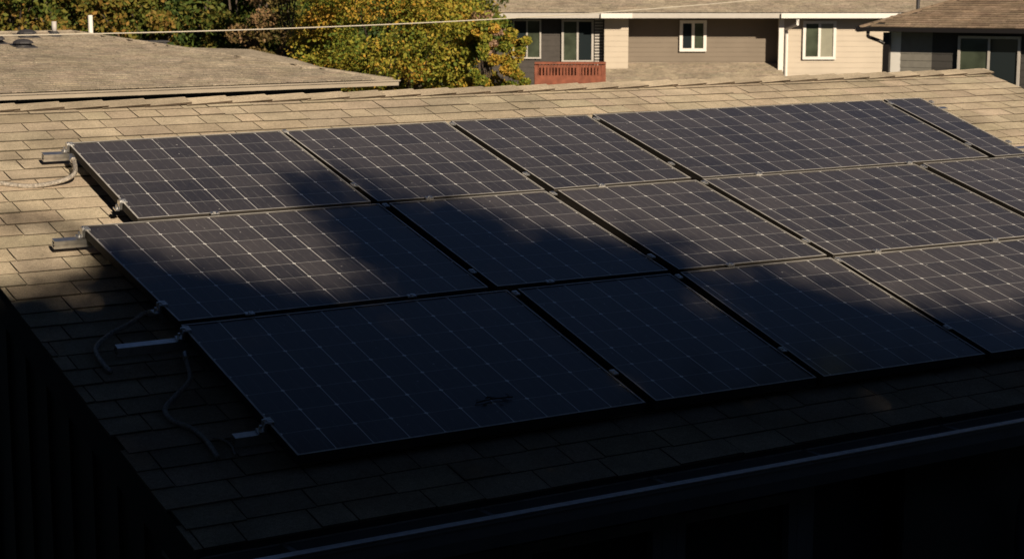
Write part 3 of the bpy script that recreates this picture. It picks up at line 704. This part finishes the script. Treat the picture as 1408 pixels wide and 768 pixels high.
# ================================================================= RIGHT HOUSE
TH = rad(30); HA = RT*math.cos(TH)-FH*math.sin(TH); HBd = RT*math.sin(TH)+FH*math.cos(TH)
Q0 = PD(1181, 37, 45.0); zR = float(Q0[2]); zbB = ground_z(0, 40)
hr = tag(empty("house", [*(Q0+HA*4+HBd*4)[:2], zbB]), "dark walled house with brown shingle hip roof and black gutter at the right picture edge", "house")
def RH(a, b, z): return np.array([Q0[0], Q0[1], 0])+HA*a+HBd*b+Z*z
def onw(px, py, b):                                 # photo pixel on the wall plane b behind the eave
    d = ray(px, py); return CAM+((Q0+HBd*b-CAM)@HBd)/(d@HBd)*d
def wa(px, b): return float((onw(px, 60, b)-Q0)@HA)
RS = .36; RD = 4.4; RLn = 14.0
ro = MB(); q4 = [RH(0, 0, zR), RH(RLn, 0, zR), RH(RLn, RD, zR+RD*RS), RH(RD, RD, zR+RD*RS)]
q5 = [RH(0, 0, zR), RH(RD, RD, zR+RD*RS), RH(0, 2*RD, zR)]; q6 = [RH(RD, RD, zR+RD*RS), RH(RLn, RD, zR+RD*RS), RH(RLn, 2*RD, zR), RH(0, 2*RD, zR)]
for q_ in (q4, q5, q6): ro.poly([p-Z*.02 for p in q_])
ro.poly([RH(0, 0, zR-.03), RH(0, 2*RD, zR-.03), RH(RLn, 2*RD, zR-.03), RH(RLn, 0, zR-.03)])
rr_ = ro.build("roof", M['felt'], hr)
sh = MB(.5); sl_ = RD*math.sqrt(1+RS*RS)
shingle_slope(sh, q4[0], HA, nrm(HBd+Z*RS), RLn, sl_, .15, inside=lambda u, v: u > RD*v/sl_, tabs=(.25, .45), tone=.11, thick=.014)
shingle_slope(sh, q5[2], -HBd, nrm(HA+Z*RS), 2*RD, sl_, .15, inside=lambda u, v: RD*v/sl_ < u < 2*RD-RD*v/sl_, tabs=(.25, .45), tone=.11, thick=.014)
sh.build("shingles", M['shingle_brown'], rr_, tint=True)
hcp = MB(.8); n_ = 22
for i in range(n_):
    a = q4[0]+(q4[3]-q4[0])*i/n_; b = q4[0]+(q4[3]-q4[0])*(i+1.1)/n_; sdir = nrm(np.cross(q4[3]-q4[0], Z))
    t_ = 1+random.gauss(0, .08); hcp.hexa([a-sdir*.10-Z*.03, b-sdir*.10-Z*.03, b+sdir*.10-Z*.03, a+sdir*.10-Z*.03, a-sdir*.03+Z*.025, b-sdir*.03+Z*.02, b+sdir*.03+Z*.02, a+sdir*.03+Z*.025], None, (t_, t_, t_))
hcp.build("hip_cap", M['shingle_brown'], rr_, tint=True)
gt = MB(); gt.box(RH(-.06, -.10, zR-.11), HA*RLn, HBd*.10, Z*.10); gt.box(RH(-.06, 0, zR-.13), HA*.06, HBd*8.7, Z*.12); gt.build("gutter", M['blackmetal'], hr)
def rw(m, x0, x1, b, expo=.17):
    a0, a1 = RH(wa(x0, b), b, 0), RH(wa(x1, b) if x1 < 1500 else RLn-1, b, 0); mb = MB(); lap_siding(mb, a0, a1, zbB, zR-.03, -HBd, expo); return mb.build("wall", m, hr)
rw(M['white'], 1222, 1239, .55, 6)
rw(M['greypanel'], 1239, 1282, .55)
rw(M['darkgrey'], 1282, 1600, .55)
sd = MB(); sd.box(RH(wa(1222, .55), .59, zbB), HA*.05, HBd*6.5, Z*(zR-.05-zbB)); sd.build("return_wall", M['greypanel'], hr)
po = MB(); po.box(RH(wa(1214, .3), .3, zbB), HA*.16, HBd*.15, Z*(zR-.14-zbB)); po.build("post", M['blackmetal'], hr)
a = onw(1194, 41, 0.02); dn = MB(); dn.tube(smooth_path([a, a-Z*.16, onw(1200, 53, .2), onw(1208, 56, .2), onw(1216, 60, .28)]), .045, None, 8); dn.build("downspout", M['blackmetal'], hr, smooth=True)
a0, a1 = wa(1318, .5), wa(1404, .5); zt_ = float(onw(1360, 50, .5)[2]); framed_window(hr, RH(a0, .5, zt_-2.0), HA, a1-a0, 2.0, -HBd, M['fascia'], [M['glass_green'], M['glass']], fw=.06)
a = PD(1262, 14, 49.5); b = MB(); b.tube([a-Z*1.2, a+Z*1.2], .05, None, 8); tag(b.build("vent_pipe", M['vent']), "thin dark upright pipe rising behind the brown hip roof", "pipe")

# ================================================================= TREES
def gnd(p): p = p.copy(); p[2] = ground_z(p[0], p[1]); return p
b = gnd(PD(540, 100, 38.2)); czz = lambda b, y, D: z_of(y, D)-b[2]
make_tree("autumn_tree", b, 2.15, 2.8, czz(b, 30, 38.2), M['leaf_gold'], 60000, .075, "big bushy autumn tree with gold and green leaves between the two roofs", clumps=150)
b = gnd(PD(680, 100, 37)); make_tree("bush", b, .66, 1.0, czz(b, 86, 37), M['leaf_gold'], 14000, .07, "green shrub at the right foot of the gold tree, beside the brick balustrade", "shrub", clumps=60, base_r=.03)
b = gnd(PD(668, 60, 37.4)); make_tree("flowering_shrub", b, .42, .42, czz(b, 48, 37.4), M['leaf_pink'], 4500, .075, "pale pinkish shrub top poking out beside the dark windowed wall", "shrub", clumps=24, base_r=.05)
b = gnd(PD(395, 60, 40.5)); make_tree("autumn_tree", b, 1.2, 2.2, czz(b, 30, 40.5), M['leaf_rust'], 14000, .085, "reddish brown leaning foliage at the left side of the gold tree", clumps=60, base_r=.1)
lb = ["dark green tree filling the top left corner behind the hip roof", "yellow green tree rising behind the white pipe", "olive tree with rusty patches left of centre behind the hip roof",
      "dark green tree left of the reddish foliage", "deep green tree between the hip roof and the gold tree", "very dark tree behind the gold tree's top"]
for i, (px_, D_, r_, cy, mm) in enumerate(((10, 44, 2.6, 10, 'leaf_olive'), (130, 45, 2.3, 0, 'leaf_olive'), (235, 44, 2.3, 20, 'leaf_olive'), (330, 45, 2.2, 25, 'leaf_dark'), (420, 47, 2.4, 20, 'leaf_dark'), (560, 50, 2.7, 0, 'leaf_dark'))):
    b = gnd(PD(px_, 60, D_)); make_tree("leafy_tree", b, r_, 3.2, czz(b, cy, D_), M[mm], 20000, .13, lb[i], group="trees behind the hip roof", clumps=80)
lb = ["far tree behind the top left corner, mostly hidden", "far dark tree behind the hip roof's peak", "far dark tree behind the rear slope", "far dark tree left of the gold tree", "far dark tree behind the gold tree"]
for i, (px_, D_) in enumerate(((0, 52), (130, 53), (270, 52), (400, 54), (530, 55))):
    b = gnd(PD(px_, 60, D_)); make_tree("leafy_tree", b, 3.6, 3.8, czz(b, 15, D_), M['leaf_dark'], 22000, .17, lb[i], group="trees behind the hip roof", clumps=90)
hg = MB(); a = gnd(PD(-250, 60, 60)); bb = gnd(PD(760, 60, 62))
for i in range(40):
    pass
P = []; n_ = 30000
s = rng.random((n_, 1)); P = a*(1-s)+bb*s+np.concatenate([rng.normal(0, .6, (n_, 2)), rng.uniform(0, 6.2, (n_, 1))], 1)
hgo = leaf_mesh("woodland", P, rng.random(n_)*.6, .3, M['leaf_dark'], loc=a); hgo['kind'] = 'stuff'; tag(hgo, "dark far woodland edge behind the trees on the left", "woodland")

# ================================================================= BEHIND THE CAMERA: what throws the shade
bh = tag(empty("house", (1, -12, GZ)), "tall dark house behind the viewpoint whose roof shades the gutter", "house")
ez = 3.1; b = MB(); b.box((-14, -16, GZ), (30, 0, 0), (0, 8.4, 0), (0, 0, ez-GZ)); b.build("wall", M['brown'], bh)
b = MB()
for sx in (1,):
    b.hexa([(-14.5, -7.1, ez-.12), (16.5, -7.1, ez-.12), (16.5, -11.8, ez+1.1), (-14.5, -11.8, ez+1.1), (-14.5, -7.1, ez), (16.5, -7.1, ez), (16.5, -11.8, ez+1.25), (-14.5, -11.8, ez+1.25)])
    b.hexa([(-14.5, -16.5, ez-.12), (16.5, -16.5, ez-.12), (16.5, -11.8, ez+1.1), (-14.5, -11.8, ez+1.1), (-14.5, -16.5, ez), (16.5, -16.5, ez), (16.5, -11.8, ez+1.25), (-14.5, -11.8, ez+1.25)][:4]+[(-14.5, -16.5, ez), (16.5, -16.5, ez), (16.5, -11.8, ez+1.25), (-14.5, -11.8, ez+1.25)])
b.build("roof", M['felt'], bh)

# crown outline of the trees beyond that house, given as the shade they throw on the panels
EDGE = [(-200, 400), (0, 402), (45, 405), (85, 385), (108, 352), (116, 338), (150, 343), (212, 353), (261, 364), (314, 380), (344, 387), (400, 397), (450, 408), (505, 408), (512, 385), (482, 352), (462, 322), (428, 292), (398, 276), (380, 262), (388, 245), (412, 236), (450, 235),
        (482, 244), (512, 243), (545, 252), (575, 265), (610, 277), (663, 287), (691, 295), (709, 312), (726, 326), (747, 330), (772, 328), (796, 318), (825, 322), (862, 330), (884, 319), (920, 333), (948, 350), (958, 370), (985, 374), (1010, 368), (1050, 372), (1075, 372), (1110, 381),
        (1145, 395), (1174, 410), (1203, 424), (1252, 424), (1278, 416), (1313, 427), (1356, 437), (1385, 436), (1408, 428), (1700, 400)]
POLY = [(-200, 900)]+EDGE+[(1700, 900)]
HOLE = [(545, 388, 30, 10, .45), (700, 386, 26, 9, .35), (625, 395, 16, 5, .3), (965, 412, 34, 17, .75), (1000, 428, 22, 9, .6), (985, 372, 22, 8, .5), (1030, 395, 16, 8, .45), (95, 413, 34, 8, .5), (165, 440, 14, 7, .35), (1418, 500, 18, 7, .9), (880, 345, 18, 8, .35), (300, 345, 60, 20, .5)]
BLOB = [(60, 308, 66, 15, .75), (140, 335, 30, 14, .6)]
PA = np.array(POLY, float)
def inpoly(x, y):
    c = False; j = len(PA)-1
    for i in range(len(PA)):
        if (PA[i, 1] > y) != (PA[j, 1] > y) and x < (PA[j, 0]-PA[i, 0])*(y-PA[i, 1])/(PA[j, 1]-PA[i, 1])+PA[i, 0]: c = not c
        j = i
    return c
SOFT = [(0, 0)]+[(23*math.cos(a*.785), 14*math.sin(a*.785)) for a in range(8)]
def dens(x, y):
    x0, y0 = x, y
    x = x+9*math.sin(y*.11+x*.013)+5*math.sin(y*.31+1+x*.07); y = y+7*math.sin(x*.043+.7)+4*math.sin(x*.127+2)+2.5*math.sin(x*.29)
    d = sum(inpoly(x+a, y+b) for a, b in SOFT)/9.0
    if d > 0 and y < 292 and 360 < x < 620: d *= .86
    fl_ = math.sin(x*.071+y*.05)*math.sin(y*.097-x*.021+1.3)*math.sin(x*.033-y*.061+.4)
    if fl_ > .35 and y < 470: d *= 1-.30*(fl_-.35)/.65
    x, y = x0, y0
    for hx, hy, a_, b_, s in HOLE:
        q = ((x-hx)/a_)**2+((y-hy)/b_)**2
        if q < 1.6: d *= 1-s*math.exp(-q*.8)*1.15 if q > .0 else 1
    for hx, hy, a_, b_, s in BLOB:
        q = ((x-hx)/a_)**2+((y-hy)/b_)**2; d = max(d, s*math.exp(-q))
    return max(d, 0)
trk = [(-3.2, "round tree over the dark house behind the viewpoint, left one"), (1.2, "round tree over the dark house behind the viewpoint, middle one"), (5.8, "round tree over the dark house behind the viewpoint, right one")]
LP = [[], [], []]
st = .045
for u in np.arange(-3.0, 7.5, st):
    for v in np.arange(-1.35, 3.3, st):
        h = HS if (u < .05) else 0.0
        p = UV(u, v, h); d = p-CAM; zz = d@FW; x = 704+FPX*(d@RT)/zz; y = 384-FPX*(d@UP)/zz
        if y > 900: k_ = 1.0
        else: k_ = dens(x, y)
        if k_ < .05: continue
        tau = -math.log(max(1-.998*k_, .004))
        for _ in range(rng.poisson(tau*st*st*math.sin(SUN_EL+RP)/.00105)):
            t_ = rng.uniform(14.5, 17.5); q = p+np.array([rng.uniform(-st, st), 0, 0])+EY*rng.normal(0, .08)+np.array([rng.normal(0, .07), 0, 0])+SD*t_
            LP[int(np.argmin([abs(q[0]-a[0]) for a in trk]))].append(q)
for (tx, lb_), pts in zip(trk, LP):
    pts = np.array(pts); base = np.array([tx, -14.6-1.6, GZ]); base = np.array([tx, -17.2, GZ])
    t = tag(empty("shade_tree", base), lb_, "tree", "trees behind the viewpoint")
    leaf_mesh("crown", pts, rng.random(len(pts)), .10, M['leaf_shade'], t)
    tb = MB(); zc_ = float(pts[:, 2].mean())
    tb.tube([base, base+Z*4, np.array([tx, -16.0, zc_-.9])], .22, M['bark'], 9, r2=.09)
    tb.build("trunk", M['bark'], t)

# added hedge beyond the left picture edge, blocks sky light on the gable
hb_ = np.array([-4.6, 4.0, GZ]); t = tag(empty("added_blocker_hedge", hb_), "added unseen evergreen hedge left of the low house, blocking sky light", "hedge")
n_ = 36000; P = np.stack([rng.uniform(-5.6, -3.7, n_), rng.uniform(-3.5, 15, n_), rng.uniform(GZ, 3.2, n_)], 1)
P[:, 2] += .25*np.sin(P[:, 1]*1.9); leaf_mesh("foliage", P, rng.random(n_), .2, M['leaf_shade'], t)
for yy in (-2.5, 1, 4.5, 8, 11.5, 14):
    tb = MB(); tb.tube([(-4.6, yy, GZ-.1), (-4.65, yy, 0), (-4.6, yy+.1, 2.2)], .09, M['bark'], 7, r2=.03); tb.build("stem", M['bark'], t)
# added unseen canopy blocking overhead sky light, above the sun's rays to the panels
tb_ = np.array([-8.5, -6.5, GZ]); t = tag(empty("added_overhead_canopy", tb_), "added unseen leaf canopy high over the gutter, blocking overhead sky light", "tree")
n_ = 90000; gx_ = rng.uniform(-10, 9.5, n_); gy_ = 3.0-16.5*rng.random(n_)**1.0
lowz = 1.25+(4.6-gy_)*math.tan(SUN_EL)/math.cos(SUN_AZ-math.pi)+.7
P = np.stack([gx_, gy_, lowz+rng.uniform(0, 1.6, n_)+.35*np.sin(gx_*1.3)*np.cos(gy_*1.1)+.35], 1)
leaf_mesh("crown", P, rng.random(n_), .29, M['leaf_shade'], t)
tb = MB(); fk = np.array([-8.2, -6.4, 4.5]); tb.tube([tb_-Z*.2, tb_+Z*3, fk], .38, M['bark'], 10, r2=.28)
for ex, ey in ((-3, -1), (2, 0), (6, -2), (-4, -9), (3, -8), (8, -6), (-8, -1), (-9, -11)):
    e_ = np.array([ex, ey, 1.25+(4.6-ey)*math.tan(SUN_EL)+1.6]); tb.tube([fk-Z*.2, (fk+e_)/2+Z*1.2, e_], .16, M['bark'], 7, r2=.04)
tb.build("trunk", M['bark'], t)

for o in bpy.data.objects:
    if '_w' in o: del o['_w']
